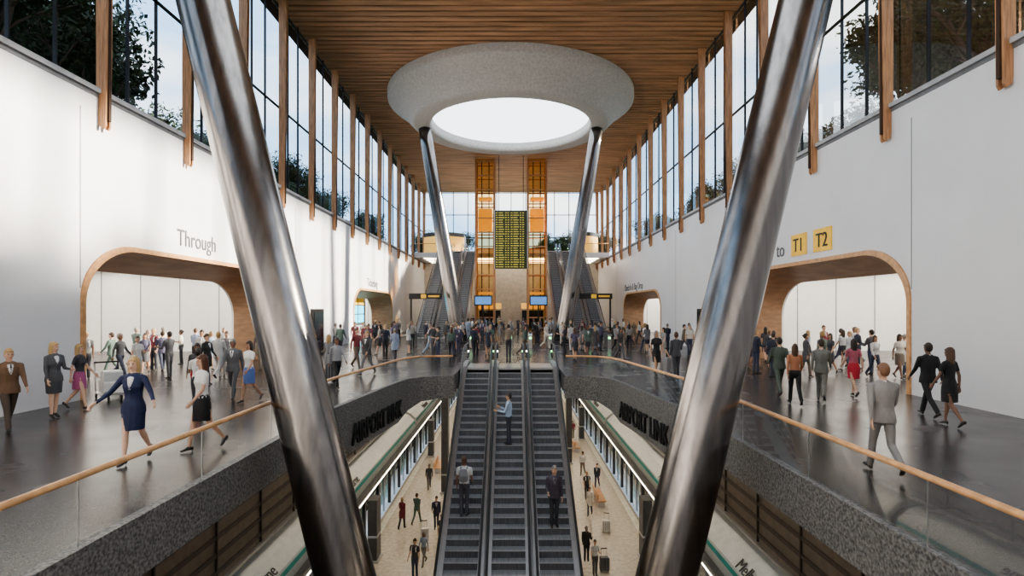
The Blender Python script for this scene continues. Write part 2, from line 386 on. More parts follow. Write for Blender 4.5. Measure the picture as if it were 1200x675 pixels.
# ------------------------------------------------------------------ platform level
PZ = -9.6
mb = MB()
mb.box(-7.5, 7.5, YB, 95, PZ - .3, PZ, M['platfloor'])
for s in (-1, 1):
    mb.box(s * 7.0, s * 7.35, YB, 95, PZ, PZ + .006, M['platline'])
mb.build('floor_platform')
for s, nm in ((-1, 'left'), (1, 'right')):
    mb = MB()
    mb.box(s * 7.5, s * 12, YB, 95, PZ - 1.4, PZ - 1.2, M['dark'])
    mb.box(s * 11.5, s * 11.8, YB, 95, PZ - 1.4, -.7, M['mid'])
    mb.box(s * 9.0, s * 9.2, YB, 95, -5.85, -.7, M['brown'])
    for k in range(9): mb.box(s * 8.95, s * 9.0, YB, 95, -5.6 + k * .55, -5.46 + k * .55, M['brown2'])
    y = YB + 1
    while y < 94: mb.box(s * 8.93, s * 9.0, y, y + .06, -5.8, -.75, M['brown2']); y += 3
    mb.box(s * 8.88, s * 9.0, YB, 95, -5.95, -5.84, M['steel'])
    mb.build('wall_track_' + nm)
    mb = MB(); y = -4
    while y < 92:
        mb.box(s * 7.55, s * 7.72, y - .09, y + .09, PZ, PZ + 2.5, M['dark'])
        mb.box(s * 7.58, s * 7.69, y + 1.45, y + 1.5, PZ, PZ + 2.2, M['steel'])
        y += 3.0
    mb.box(s * 7.5, s * 7.78, YB + .1, 93, PZ + 2.2, PZ + 2.55, M['dark'])
    mb.box(s * 7.48, s * 7.5, YB + .1, 93, PZ + 2.28, PZ + 2.33, M['lamp'])
    mb.strip([(s * 7.63, YB + .1, PZ), (s * 7.63, 93, PZ)], [(s * 7.63, YB + .1, PZ + 2.2), (s * 7.63, 93, PZ + 2.2)], M['bglass'])
    mb.build('platform_screen_doors')
    e = empty('train', (s * 9.5, 10, PZ))
    inv = Matrix.Translation((-s * 9.5, -10, -PZ))
    cx = s * 9.45
    prof = [(-1.4, -1.0), (-1.45, .9), (-1.42, 2.3), (-1.3, 2.85), (-.85, 3.25), (-.5, 3.38), (0, 3.43), (.5, 3.38), (.85, 3.25), (1.3, 2.85), (1.42, 2.3), (1.45, .9), (1.4, -1.0)]
    mb = MB()
    for c in range(4):
        y0 = 3.5 + c * 22; y1 = y0 + 21.3
        mb.prism([(cx + p[0], PZ + p[1]) for p in prof], 'y', y0, y1, M['train'])
        if c < 3: mb.prism([(cx + p[0] * .85, PZ + p[1] * .93) for p in prof], 'y', y1, y0 + 22, M['black'])
        xi = cx - s * 1.40
        yy = y0 + .8; k = 0
        while yy < y1 - 1.5:
            if k % 3 == 1:
                mb.box(xi - .06, xi + .06, yy, yy + 1.5, PZ + .0, PZ + 2.15, M['teal']); mb.box(xi - .07, xi + .07, yy + .15, yy + .68, PZ + .9, PZ + 1.95, M['trainwin']); mb.box(xi - .07, xi + .07, yy + .82, yy + 1.35, PZ + .9, PZ + 1.95, M['trainwin'])
            else: mb.box(xi - .06, xi + .06, yy, yy + 1.7, PZ + .95, PZ + 1.95, M['trainwin'])
            yy += 2.05; k += 1
        mb.strip([(cx - s * 1.395, y0, PZ + 2.60), (cx - s * 1.395, y1, PZ + 2.60)], [(cx - s * 1.34, y0, PZ + 2.76), (cx - s * 1.34, y1, PZ + 2.76)], M['teal'])
    o = mb.build('carriages', e); o.matrix_parent_inverse = inv
    for yy in (16.9, 27.5, 52.0):
        q = .7071
        if s < 0: R3 = Matrix(((0, -q, q), (1, 0, 0), (0, q, q))); org = (cx + 1.29, yy, PZ + 2.88)
        else: R3 = Matrix(((0, q, -q), (-1, 0, 0), (0, q, q))); org = (cx - 1.29, yy + 3.2, PZ + 2.88)
        t_ = text('livery_text', 'Melbourne', .62, org, 1, M['black'], rot=R3.to_euler(), ext=.01)
        t_.parent = e; t_.matrix_parent_inverse = inv
mb = MB(); mb.box(-12, 12, 95, 95.3, -11, -.7, M['mid']); mb.build('wall_platform_end')
mb = MB()
for s in (-1, 1):
    for x in (5.6, 8.2):
        y = -6 if x > 6 else 22.5
        while y < 90: mb.box(s * x, s * (x + .25), y, y + 3.4, -.86, -.74, M['lamp']); y += 5
y = 27
while y < 92: mb.box(-2.5, 2.5, y, y + .3, -.86, -.74, M['lamp']); y += 5
mb.build('platform_ceiling_lights')
mb = MB(); mb.box(-12, 12, 26.5, 95, -.74, -.7, M['wall']); mb.build('ceiling_platform')
for x, y in ((-4.35, 37), (4.6, 44), (-4.4, 55), (4.5, 62), (-6.6, 27), (6.6, 27), (-6.6, 46), (6.6, 52)):
    mb = MB(); mb.box(x - .22, x + .22, y - .4, y + .4, PZ, -.75 if abs(x) < 6 else PZ + 3.0, M['dark']); mb.box(x - .24, x + .24, y - .42, y + .42, PZ + 1.2, PZ + 1.3, M['steel'])
    mb.box(x - .3, x + .3, y - .48, y + .48, PZ, PZ + .12, M['steel'])
    mb.build('platform_pier' if abs(x) < 6 else 'platform_info_totem')
for x, y in ((-5.4, 42), (5.6, 35), (5.6, 48)):
    mb = MB(); mb.box(x - .25, x + .25, y - 1.2, y + 1.2, PZ + .42, PZ + .48, M['woodrail'])
    for q in (-.9, .9): mb.box(x - .2, x + .2, y + q - .04, y + q + .04, PZ, PZ + .42, M['steel'])
    mb.box(x - .27, x - .22, y - 1.2, y + 1.2, PZ + .55, PZ + .85, M['woodrail']); mb.box(x - .26, x - .23, y - .9, y - .85, PZ + .4, PZ + .6, M['steel']); mb.box(x - .26, x - .23, y + .85, y + .9, PZ + .4, PZ + .6, M['steel'])
    mb.build('platform_bench')

# ------------------------------------------------------------------ far end
mb = MB(); mb.box(-12.2, 12.2, 68.9, YE, 9.0, 9.6, M['wall']); mb.box(-3.9, 3.9, 64.0, 68.9, 9.0, 9.6, M['wall'])
y = 70
while y < YE: mb.box(-11, 11, y, y + .25, 8.93, 9.0, M['lamp']); y += 2.2  # glowing strips added under the slab to brighten the far end
mb.build('floor_mezzanine')
mb = MB()
mb.strip([(-4, 64.05, 9.6), (4, 64.05, 9.6)], [(-4, 64.05, 10.7), (4, 64.05, 10.7)], M['bglass']); mb.tube([(-4, 64.05, 10.72), (4, 64.05, 10.72)], .04, M['woodrail'])
for a, b in ((-12.1, -9.0), (9.0, 12.1)):
    mb.strip([(a, 68.95, 9.6), (b, 68.95, 9.6)], [(a, 68.95, 10.7), (b, 68.95, 10.7)], M['bglass']); mb.tube([(a, 68.95, 10.72), (b, 68.95, 10.72)], .04, M['woodrail'])
mb.build('mezzanine_balustrade')
mb = MB(); mb.strip([(-12.2, YE, 9.6), (12.2, YE, 9.6)], [(-12.2, YE, ZC), (12.2, YE, ZC)], M['glass'])
x = -12.2
while x < 12.3: mb.box(x - .05, x + .05, YE - .08, YE + .08, 9.6, ZC, M['black']); x += 2.03
for z in (9.7, 12.6, 15.8, 18.9): mb.box(-12.2, 12.2, YE - .06, YE + .06, z - .05, z + .05, M['black'])
mb.build('window_3')
mb = MB(); mb.box(-30, 30, YE, YE + .3, 0, 9.6, M['endwall'])
for x in (-9, -3, 3, 9): mb.box(x - 1.6, x + 1.6, YE - .06, YE, 2.6, 3.4, M['amber']); mb.box(x - 1.5, x + 1.5, YE - .05, YE, 0, 2.4, M['trainwin'])
mb.build('wall_back')
mb = MB(); mb.box(-30, 30, YB - .3, YB, -11, ZC + .5, M['wall']); mb.build('wall_front')
mb = MB()
for x0, x1 in ((-11.5, -6.2), (8.2, 11.4)):
    arc = [(x0 + (x1 - x0) * k / 12, 73 - 1.6 * math.sin(math.pi * k / 12)) for k in range(13)]
    mb.strip([(x, y, 9.6) for x, y in arc], [(x, y, 12.0) for x, y in arc], M['amber'], True)
    mb.strip([(x, y, 12.0) for x, y in arc], [(x, y - .1, 12.5) for x, y in arc], M['dark'], True)
    mb.box(x0, x1, 73, 76, 9.6, 12.4, M['dark'])
mb.build('retail_pod')
for s in (-1, 1):
    mb = MB(); x0, x1 = sorted((s * 1.85, s * 3.85)); y0, y1 = 60.5, 62.6
    for x in (x0, x1):
        for y in (y0, y1): mb.box(x - .1, x + .1, y - .1, y + .1, 0, ZC - .01, M['wood'])
    z = 0.1
    while z < ZC - .1:
        for y in (y0, y1): mb.box(x0, x1, y - .05, y + .05, z - .06, z + .06, M['wood'])
        for x in (x0, x1): mb.box(x - .05, x + .05, y0, y1, z - .06, z + .06, M['wood'])
        z += 1.55
    for x in (x0, x1): mb.strip([(x, y0, 0), (x, y1, 0)], [(x, y0, ZC - .01), (x, y1, ZC - .01)], M['oglass'])
    mb.strip([(x0, y0, 0), (x1, y0, 0)], [(x0, y0, ZC - .01), (x1, y0, ZC - .01)], M['oglass'])
    for xx in (x0 + .6, x1 - .6): mb.box(xx - .05, xx + .05, y0 + 1, y0 + 1.1, 0, ZC - .01, M['black'])
    for zc in (4.2, 11.2, 14.6):
        mb.box(x0 + .25, x1 - .25, y0 + .3, y1 - .2, zc, zc + (.25 if zc != 11.2 else 2.4), M['amber'])
    mb.build('lift_tower')
mb = MB(); mb.box(-1.72, 1.72, 59.2, 59.5, 6.9, 13.1, M['board'])
for x in (-1.78, 1.72): mb.box(x, x + .06, 59.15, 59.5, 6.85, 13.15, M['steel'])
for z in range(24):
    zz = 12.85 - z * .25
    for c in (-1.62, -.05):
        x = c
        for wd in (.24, .62, .2, .22):
            w_ = wd * random.uniform(.7, 1); mb.box(x, x + w_, 59.17, 59.2, zz - .05, zz + .035, M['ytext']); x += wd + .06
for x in (-1.3, 1.3): mb.box(x - .03, x + .03, 59.3, 59.36, 13.1, ZC - .01, M['black'])
mb.build('departures_board')
for x0, x1, y, z in ((-7.7, -5.2, 42, 3.35), (5.2, 7.7, 42, 3.35)):
    mb = MB(); mb.box(x0, x1, y, y + .15, z, z + .42, M['black']); mb.box(x0 + .9, x0 + 1.3, y - .01, y, z + .06, z + .36, M['yellow']); mb.box(x0 + 1.45, x0 + 2.3, y - .01, y, z + .14, z + .28, M['yellow'])
    px = x0 + .15 if x0 < 0 else x1 - .15
    mb.box(px - .06, px + .06, y + .02, y + .14, 0, z + .42, M['black']); mb.build('wayfinding_blade_sign')
for x0 in (-3.3, 1.7):
    mb = MB(); mb.box(x0, x0 + 1.6, 50, 50.12, 2.9, 3.8, M['black']); mb.box(x0 + .08, x0 + 1.52, 49.98, 50, 3.0, 3.7, M['blue']); mb.box(x0 + .72, x0 + .86, 50.02, 50.1, 0, 2.9, M['black']); mb.box(x0 + .4, x0 + 1.2, 49.8, 50.3, 0, .05, M['black']); mb.build('information_screen')
mb = MB()
for r in range(3):
    for c in range(4): mb.box(-14.42, -14.45, 45.5 + c * 2.3, 47.5 + c * 2.3, 1.3 + r * .85, 2.05 + r * .85, M['cyan'] if r < 2 else M['yellow'])
mb.box(-14.45, -14.7, 45, 55, 0, 3.9, M['dark']); mb.box(-13.9, -14.4, 45.4, 54.6, 0, 1.05, M['wall']); mb.build('ticket_machines')
mb = MB()
for c in range(4): mb.box(17, 17.1, 48 + c * 2.4, 50 + c * 2.4, 2.4, 3.3, M['board']); mb.box(16.98, 17, 48.1 + c * 2.4, 49.9 + c * 2.4, 2.55, 2.75, M['ytext']); mb.box(16.98, 17, 48.1 + c * 2.4, 49.9 + c * 2.4, 2.95, 3.15, M['ytext']); mb.box(16.2, 17, 48.2 + c * 2.4, 49.6 + c * 2.4, 0, 1.05, M['wall'])
mb.box(17.1, 17.3, 47, 58, 0, 3.9, M['dark']); mb.build('check_in_desks')
for s in (-1, 1):
    mb = MB(); mb.box(s * 11.3, s * 11.5, 31.9, 33.6, .1, 2.6, M['black']); mb.box(s * 11.3, s * 11.48, 33.65, 34.6, .1, 2.6, M['wall']); mb.box(s * 11.2, s * 11.6, 31.8, 34.7, 0, .1, M['steel'])
    mb.box(s * 11.28, s * 11.3, 32.0, 33.5, .6, 2.4, M['trainwin']); mb.build('display_totem')
for i in range(11):
    x = -6.6 + i * 1.32
    if abs(abs(x) - 4) < .9: continue
    mb = MB(); mb.prism([(37.0, 0), (38.6, 0), (38.6, .85), (38.4, 1.0), (37.2, 1.0), (37.0, .85)], 'x', x - .12, x + .12, M['steel'])
    mb.box(x - .1, x + .1, 37.1, 38.5, 1.0, 1.03, M['black']); mb.box(x - .07, x + .07, 36.98, 37.0, .6, .72, M['green'])
    mb.box(x + .12, x + .55, 37.78, 37.8, .25, .95, M['bglass']); mb.build('fare_gate')

# ------------------------------------------------------------------ outdoors
for s, nm in ((-1, 'left'), (1, 'right')):
    mb = MB(); mb.box(s * 12.75, s * 90, YB - 10, 140, 8.3, 8.6, M['grass']); mb.build('ground_' + nm)
mb = MB(); mb.box(-12.75, 12.75, YE + .4, 140, 8.6, 8.9, M['grass']); mb.build('ground_plaza')
def leafcluster(mb, c, r, n, mat, size):
    for _ in range(n):
        while True:
            d = Vector((random.uniform(-1, 1), random.uniform(-1, 1), random.uniform(-1, 1)))
            if d.length <= 1: break
        p = c + d * r; a = Vector((random.gauss(0, 1), random.gauss(0, 1), random.gauss(0, 1))).normalized(); b = a.orthogonal().normalized()
        L = size * random.uniform(.6, 1.3)
        mb.add([p - a * L, p + b * L * .42, p + a * L, p - b * L * .42], [(0, 1, 2, 3)], mat)
def tree_mesh(seed, H=7.0):
    random.seed(seed); mb = MB(); tips = []
    def branch(p, d, L, r, lev):
        pts = [p]; q = p; dd = d
        for k in range(4):
            dd = (dd + Vector((random.uniform(-.2, .2), random.uniform(-.2, .2), .06))).normalized(); q = q + dd * L / 4; pts.append(q)
        mb.tube(pts, r, M['bark'], 7, r_end=r * .55)
        if lev >= 3: tips.append(q); tips.append(pts[2]); return
        if lev >= 2: tips.append(q)
        for k in range(3 if lev else 9):
            a = random.uniform(0, 6.28) if lev else k * 2.4; sp = random.uniform(.5, .95) if lev else (.15 + .1 * k)
            nd = (dd + Vector((math.cos(a) * sp, math.sin(a) * sp, random.uniform(-.15, .3)))).normalized()
            branch(pts[random.choice((2, 3, 4))] if k > 2 or lev else q, nd, (H * .30 if lev == 0 else L * random.uniform(.62, .8)), r * .5, lev + 1)
    branch(Vector((0, 0, 0)), Vector((0, 0, 1)), H * .28, H * .022, 0)
    for t_ in tips: leafcluster(mb, t_, H * .085, 40, M['leaf'], .12)
    # normalise so every crown tops out exactly at H metres
    top = max(v[2] for v in mb.v); k = H / top
    mb.v = [(x * k, y * k, z * k) for x, y, z in mb.v]
    return mb.build('tree')
def palm_mesh(seed):
    random.seed(seed); mb = MB(); mb.tube([(0, 0, 0), (.1, 0, 1.0), (.2, .05, 1.9), (.22, .1, 2.6)], .16, M['bark'], 10, r_end=.11)
    top = Vector((.22, .1, 2.6))
    for k in range(22):
        a = k * 2.4; el = random.uniform(.1, 1.1); L = random.uniform(1.6, 2.2); pts = []
        for j in range(8):
            t_ = j / 7; pts.append(top + Vector((math.cos(a) * L * t_, math.sin(a) * L * t_, L * (el * t_ - (1.0 + .3 * el) * t_ * t_))))
        mb.tube(pts, .025, M['leaf2'], 4, r_end=.008)
        sd = Vector((-math.sin(a), math.cos(a), 0))
        for j in range(1, 8):
            for q in (0, .5):
                p = pts[j - 1].lerp(pts[j], q); ln = .55 * (1 - .6 * abs(j / 7 - .4)); f = (pts[j] - pts[j - 1]).normalized()
                for sg in (-1, 1):
                    e_ = p + sd * sg * ln + f * .25 + Vector((0, 0, -.2)); mb.add([p, p + f * .07, e_], [(0, 1, 2)], M['leaf2'])
    return mb.build('palm_tree')
trees = [tree_mesh(3), tree_mesh(11), tree_mesh(23)]; palm = palm_mesh(5)
random.seed(21)
def put(src, x, y, z, sc, rot):
    if src.get('used'): o = src.copy(); COL.objects.link(o)
    else: o = src; src['used'] = 1
    o.location = (x, y, z); o.scale = (sc,) * 3; o.rotation_euler = (0, 0, rot); return o
# (x, y, height in metres)
ROW = [(17.0, 13.0, 7), (17.3, 18.6, 9.0), (17.4, 23.6, 8.6), (21.5, 27.5, 10.5), (18.5, 34.5, 5.2), (18.0, 41.5, 6.0), (17.5, 48.0, 5.4), (18.5, 56, 6.6), (17.5, 64, 5.6), (19, 73, 7.0), (17, 6, 8), (24, 21.5, 12.5), (26, 40, 9.5), (26, 58, 10), (30, 32, 12), (32, 50, 12)]
for s in (-1, 1):
    for i, (x, y, h) in enumerate(ROW):
        put(trees[(i + (s > 0)) % 3], s * (x + random.uniform(-.3, .3)), y + random.uniform(-.5, .5) + (.6 if s > 0 else 0), 8.5, h / 7.0, random.uniform(0, 6))
    for y in (27.6, 30.4, 37.5, 44.5, 52): put(palm, s * random.uniform(15.0, 15.8), y, 8.5, random.uniform(.8, 1.0), random.uniform(0, 6))
for x, y in ((-14, 92), (-8, 94), (9, 93), (15, 92), (2, 118), (-3, 112), (5.5, 95)): put(trees[int(abs(x)) % 3], x, y, 8.8, 1.0, x)

# ------------------------------------------------------------------ people
LAB = ['skin', 'top', 'bottom', 'shoe', 'hair', 'inner', 'eye', 'lip']
PM_MATS = [P_SK, P_TOP, P_BOT, P_SHOE, P_HAIR, P_IN, P_EYE, P_LIP]
def loft(stations, ref=Vector((1, 0, 0)), N=12, flat=False):
    st = [(Vector(p), rx, ry) for p, rx, ry in stations]; n = len(st); rings = []
    def tan(i): return (st[min(i + 1, n - 1)][0] - st[max(i - 1, 0)][0]).normalized()
    def fr(t):
        r = ref if abs(ref.dot(t)) < .93 else Vector((0, 1, 0)) if abs(t.y) < .9 else Vector((0, 0, 1))
        u = (r - t * r.dot(t)).normalized(); return u, t.cross(u)
    def ring(p, rx, ry, t):
        u, v = fr(t); return [p + u * rx * math.cos(2 * math.pi * k / N) + v * ry * math.sin(2 * math.pi * k / N) for k in range(N)]
    t0, t1 = tan(0), tan(n - 1); q = 0.02 if flat else 1
    m0, m1 = min(st[0][1:]), min(st[-1][1:])
    vs = [st[0][0] - t0 * m0 * .85 * q]
    if not flat: rings.append(ring(st[0][0] - t0 * m0 * .5, st[0][1] * .78, st[0][2] * .78, t0))
    for i, (p, rx, ry) in enumerate(st): rings.append(ring(p, rx, ry, tan(i)))
    if not flat: rings.append(ring(st[-1][0] + t1 * m1 * .5, st[-1][1] * .78, st[-1][2] * .78, t1))
    for r in rings: vs += r
    vs.append(st[-1][0] + t1 * m1 * .85 * q); R = len(rings)
    fs = [(0, 1 + (k + 1) % N, 1 + k) for k in range(N)]
    for j in range(R - 1):
        for k in range(N): fs.append((1 + j * N + k, 1 + j * N + (k + 1) % N, 1 + (j + 1) * N + (k + 1) % N, 1 + (j + 1) * N + k))
    L = len(vs) - 1; fs += [(L, 1 + (R - 1) * N + k, 1 + (R - 1) * N + (k + 1) % N) for k in range(N)]
    return vs, fs

def person_mesh(name, fem=False, outfit='suit', hips=(0, 0), knees=(0, 0), arms=((5, 6, 10), (5, 6, 10)), hair='short', yaw=0, voxel=.014, pack=None, heel=0):
    prims = []; extra = []
    V = Vector; rad = math.radians
    def add(st, lab, **k): prims.append((*loft(st, **k), LAB.index(lab)))
    def addx(st, lab, **k): extra.append((*loft(st, **k), LAB.index(lab)))
    w = .88 if fem else 1.0
    skirt = outfit in ('skirt', 'dress', 'skirtsuit'); jacket = outfit in ('suit', 'skirtsuit', 'coat')
    if fem: T = [(.98, .158, .112), (1.08, .128, .098), (1.16, .125, .10), (1.27, .148, .122), (1.38, .15, .105), (1.45, .11, .075)]
    else: T = [(.98, .160, .115), (1.08, .148, .108), (1.16, .150, .112), (1.27, .172, .122), (1.38, .176, .112), (1.45, .125, .08)]
    g = 1.07 if jacket else 1.0
    add([((0, -.012 if z == 1.27 and fem else 0, z), a * g, b * g) for z, a, b in T], 'top')
    if jacket: add([((0, .0, .84 if outfit != 'coat' else .62), .195, .14), ((0, 0, .95), .187, .135), ((0, 0, 1.06), .155 if not fem else .14, .118)], 'top', flat=True)
    sx = .165 * w + .0
    add([((-sx, 0, 1.415), .055, .055), ((0, 0, 1.43), .06, .06), ((sx, 0, 1.415), .055, .055)], 'top', ref=V((0, 0, 1)))
    add([((0, 0, .88), .15, .105), ((0, .005, .95), .168 if fem else .160, .12), ((0, 0, 1.02), .148, .108)], 'bottom')
    if skirt:
        sp = max(abs(hips[0]), abs(hips[1])) / 30 * .08; zl = .56 if outfit != 'dress' else .54
        add([((0, 0, zl), .158, .12 + sp), ((0, 0, .78), .176, .130 + sp * .5), ((0, .005, .94), .176, .126), ((0, 0, 1.04), .140, .104)], 'bottom', flat=True)
    if jacket:
        add([((0, -.098, 1.43), .048, .02), ((0, -.122, 1.34), .032, .018), ((0, -.127, 1.24), .012, .012)], 'inner')
        if not fem: add([((0, -.108, 1.44), .012, .02), ((0, -.135, 1.33), .012, .015), ((0, -.138, 1.24), .014, .012)], 'eye')
    add([((0, .01, 1.43), .058 * w + .004, .058), ((0, -.002, 1.55), .050 * w, .054)], 'skin')
    if not fem: add([((0, .008, 1.468), .066, .066), ((0, .004, 1.488), .058, .06)], 'inner' if jacket else 'top', flat=True)
    Rz = Matrix.Rotation(rad(yaw), 3, 'Z')
    def H(pts): return [(Rz @ V(p), a, b) for p, a, b in pts]
    refh = Rz @ V((1, 0, 0))
    hw = .95 if fem else 1
    add(H([((0, -.035, 1.538), .034 * hw, .036), ((0, -.022, 1.562), .055 * hw, .066), ((0, -.008, 1.60), .067 * hw, .086), ((0, 0, 1.65), .073 * hw, .094), ((0, .006, 1.695), .070 * hw, .090), ((0, .008, 1.725), .052 * hw, .066)]), 'skin', ref=refh)
    add(H([((0, -.092, 1.645), .008, .010), ((0, -.106, 1.617), .014, .014), ((0, -.092, 1.608), .016, .010)]), 'skin', ref=refh)
    for sg in (-1, 1): add(H([((sg * .074 * hw, .005, 1.60), .008, .012), ((sg * .080 * hw, .012, 1.645), .010, .018)]), 'skin', ref=refh)
    add(H([((0, .032, 1.615), .070 * hw, .074), ((0, .028, 1.66), .083 * hw, .083), ((0, .014, 1.715), .079 * hw, .094), ((0, .012, 1.742), .060 * hw, .076)]), 'hair', ref=refh)
    add(H([((-.045, -.062, 1.712), .022, .02), ((.0, -.074, 1.722), .024, .02), ((.045, -.062, 1.712), .022, .02)]), 'hair', ref=V((0, 0, 1)))
    if hair == 'long':
        add(H([((0, .068, 1.43), .062, .028), ((0, .066, 1.52), .078, .042), ((0, .05, 1.62), .082, .06), ((0, .03, 1.70), .078, .08)]), 'hair', ref=refh)
        for sg in (-1, 1): add(H([((sg * .066, .018, 1.47), .020, .034), ((sg * .074, .012, 1.60), .018, .045), ((sg * .066, .0, 1.69), .02, .05)]), 'hair', ref=refh)
    if hair == 'bun': add(H([((0, .105, 1.665), .035, .035), ((0, .128, 1.685), .033, .033)]), 'hair')
    for sg in (-1, 1):
        addx(H([((sg * .030, -.087, 1.647), .011, .007), ((sg * .030, -.089, 1.650), .011, .006)]), 'eye', ref=refh, N=8)
        addx(H([((sg * .018, -.094, 1.668), .005, .004), ((sg * .046, -.084, 1.668), .005, .004)]), 'hair', N=6)
    addx(H([((-.02, -.094, 1.580), .006, .006), ((0, -.101, 1.581), .008, .007), ((.02, -.094, 1.580), .006, .006)]), 'lip', ref=V((0, 0, 1)), N=8)
    for sg, (sw, ab, el) in ((-1, arms[0]), (1, arms[1])):
        s0 = V((sg * (.172 * w + .01), 0, 1.415)); a, b = rad(sw), rad(ab)
        d1 = V((sg * math.sin(b), -math.sin(a) * math.cos(b), -math.cos(a) * math.cos(b)))
        a2 = a + rad(el); b2 = b * (1.0 if ab > 25 else .2)
        d2 = V((sg * math.sin(b2), -math.sin(a2) * math.cos(b2), -math.cos(a2) * math.cos(b2)))
        e = s0 + d1 * .29; wr = e + d2 * .255; k = 1.12 if jacket else 1; fl = 'top' if outfit not in ('tee', 'dress', 'skirt') else 'skin'
        add([(s0, .054 * w * k, .056 * w * k), (s0 + d1 * .14, .047 * w * k, .049 * w * k), (e, .040 * w * k, .041 * w * k)] if fl == 'top' else [(s0, .054 * w, .056 * w), (s0 + d1 * .17, .050 * w, .052 * w)], 'top')
        if fl == 'skin': add([(s0 + d1 * .1, .043 * w, .043 * w), (e, .037 * w, .037 * w)], 'skin')
        add([(e, .040 * w * (k if fl == 'top' else .93), .041 * w * (k if fl == 'top' else .93)), (e + d2 * .1, .038 * w, .038 * w), (wr - d2 * .02, .030 * w if fl == 'top' else .024, .030 * w if fl == 'top' else .022)], fl)
        rf = d2.cross(V((1, 0, 0))); rf = rf.normalized() if rf.length > .2 else V((0, 0, 1))
        if rf.y > 0: rf = -rf
        inn = d2.cross(rf).normalized()
        if inn.x * sg > 0: inn = -inn
        add([(wr - d2 * .03, .022, .018), (wr + d2 * .02, .028, .016), (wr + d2 * .055, .038, .015), (wr + d2 * .085, .037, .013)], 'skin', ref=rf)
        for q, L in ((.029, .066), (.010, .076), (-.010, .070), (-.028, .054)):
            p0 = wr + d2 * .075 + rf * q; p1 = p0 + d2 * L * .55 + inn * .006; p2 = p1 + (d2 * .8 + inn * .6).normalized() * L * .5
            addx([(p0, .0088, .0088), (p1, .0082, .0082), (p2, .0068, .0068)], 'skin', N=6)
        p0 = wr + d2 * .022 + rf * .022; p1 = p0 + (d2 * .6 + rf * .75 + inn * .3).normalized() * .038; p2 = p1 + (d2 * .9 + rf * .3 + inn * .3).normalized() * .028
        addx([(p0, .0115, .0115), (p1, .010, .010), (p2, .0085, .0085)], 'skin', N=6)
    ll = 'skin' if skirt else 'bottom'; zs = []
    for sg, hp, kn in ((-1, hips[0], knees[0]), (1, hips[1], knees[1])):
        a = rad(hp); a2 = a - rad(kn); h0 = V((sg * .088, 0, .92))
        d1 = V((-sg * .03, -math.sin(a), -math.cos(a))).normalized(); d2 = V((0, -math.sin(a2), -math.cos(a2)))
        kk = h0 + d1 * .43; an = kk + d2 * .41
        if skirt:
            add([(h0, .078, .082), (h0 + d1 * .2, .070, .074), (kk, .048, .052)], ll)
            add([(kk, .047, .050), (kk + d2 * .13 + V((0, .008, 0)), .048, .053), (kk + d2 * .28, .036, .038), (an, .027, .032)], ll)
        else:
            add([(h0, .084, .090), (h0 + d1 * .2, .076, .080), (kk, .058, .060)], ll)
            add([(kk, .058, .060), (kk + d2 * .15, .056, .060), (an - d2 * .01, .050, .056)], ll)
        pitch = rad(max(0, -hp + kn) * .75) if a2 < -.12 else rad(-min(18, hp * .6)) if hp > 12 and kn < 14 else 0
        pitch += rad(heel)
        f = V((sg * .12, -math.cos(pitch), -math.sin(pitch))).normalized(); up = V((0, -math.sin(pitch), math.cos(pitch)))
        hl = an - up * .048 - f * .045; toe = an - up * .062 + f * .15
        add([(hl, .030, .034), (an - up * .04 + f * .03, .036, .036), (an - up * .058 + f * .10, .043, .026), (toe, .034, .018)], 'shoe')
        if heel: add([(hl, .016, .018), (hl - V((0, 0, .055)), .009, .010)], 'shoe')
        zs += [hl.z - (.034 if not heel else .062), toe.z - .018]
    if pack:
        add([((0, .155, 1.10), .13, .07), ((0, .17, 1.25), .14, .085), ((0, .15, 1.40), .11, .06)], 'inner')
        for sg in (-1, 1): add([((sg * .095, .10, 1.44), .018, .012), ((sg * .1, .0, 1.48), .018, .012), ((sg * .105, -.112, 1.38), .018, .012), ((sg * .12, -.11, 1.22), .018, .012)], 'inner')
    vs, fs, lb = [], [], []
    for a, b, l in prims:
        o = len(vs); vs += a; fs += [tuple(i + o for i in f) for f in b]; lb += [l] * len(b)
    bvh = BVHTree.FromPolygons(vs, fs)
    me = bpy.data.meshes.new('tmp'); me.from_pydata([tuple(v) for v in vs], [], fs); ob = bpy.data.objects.new('tmp', me); COL.objects.link(ob)
    md = ob.modifiers.new('r', 'REMESH'); md.mode = 'VOXEL'; md.voxel_size = voxel; md.use_smooth_shade = True
    sm = ob.modifiers.new('s', 'SMOOTH'); sm.factor = .4; sm.iterations = 2
    dg = C.evaluated_depsgraph_get(); ev = ob.evaluated_get(dg); rm = bpy.data.meshes.new_from_object(ev)
    V2 = [tuple(v.co) for v in rm.vertices]; F2 = [tuple(p.vertices) for p in rm.polygons]; L2 = []
    for p in rm.polygons:
        r = bvh.find_nearest(p.center); L2.append(lb[r[2]] if r[2] is not None else 1)
    bpy.data.objects.remove(ob)
    for a, b, l in extra:
        o = len(V2); V2 += [tuple(v) for v in a]; F2 += [tuple(i + o for i in f) for f in b]; L2 += [l] * len(b)
    dz = min(zs)
    V2 = [(x, y, z - dz) for x, y, z in V2]
    m2 = bpy.data.meshes.new(name); m2.from_pydata(V2, [], F2)
    for m in PM_MATS: m2.materials.append(m)
    m2.polygons.foreach_set('material_index', L2); m2.polygons.foreach_set('use_smooth', [True] * len(F2)); m2.update()
    return m2

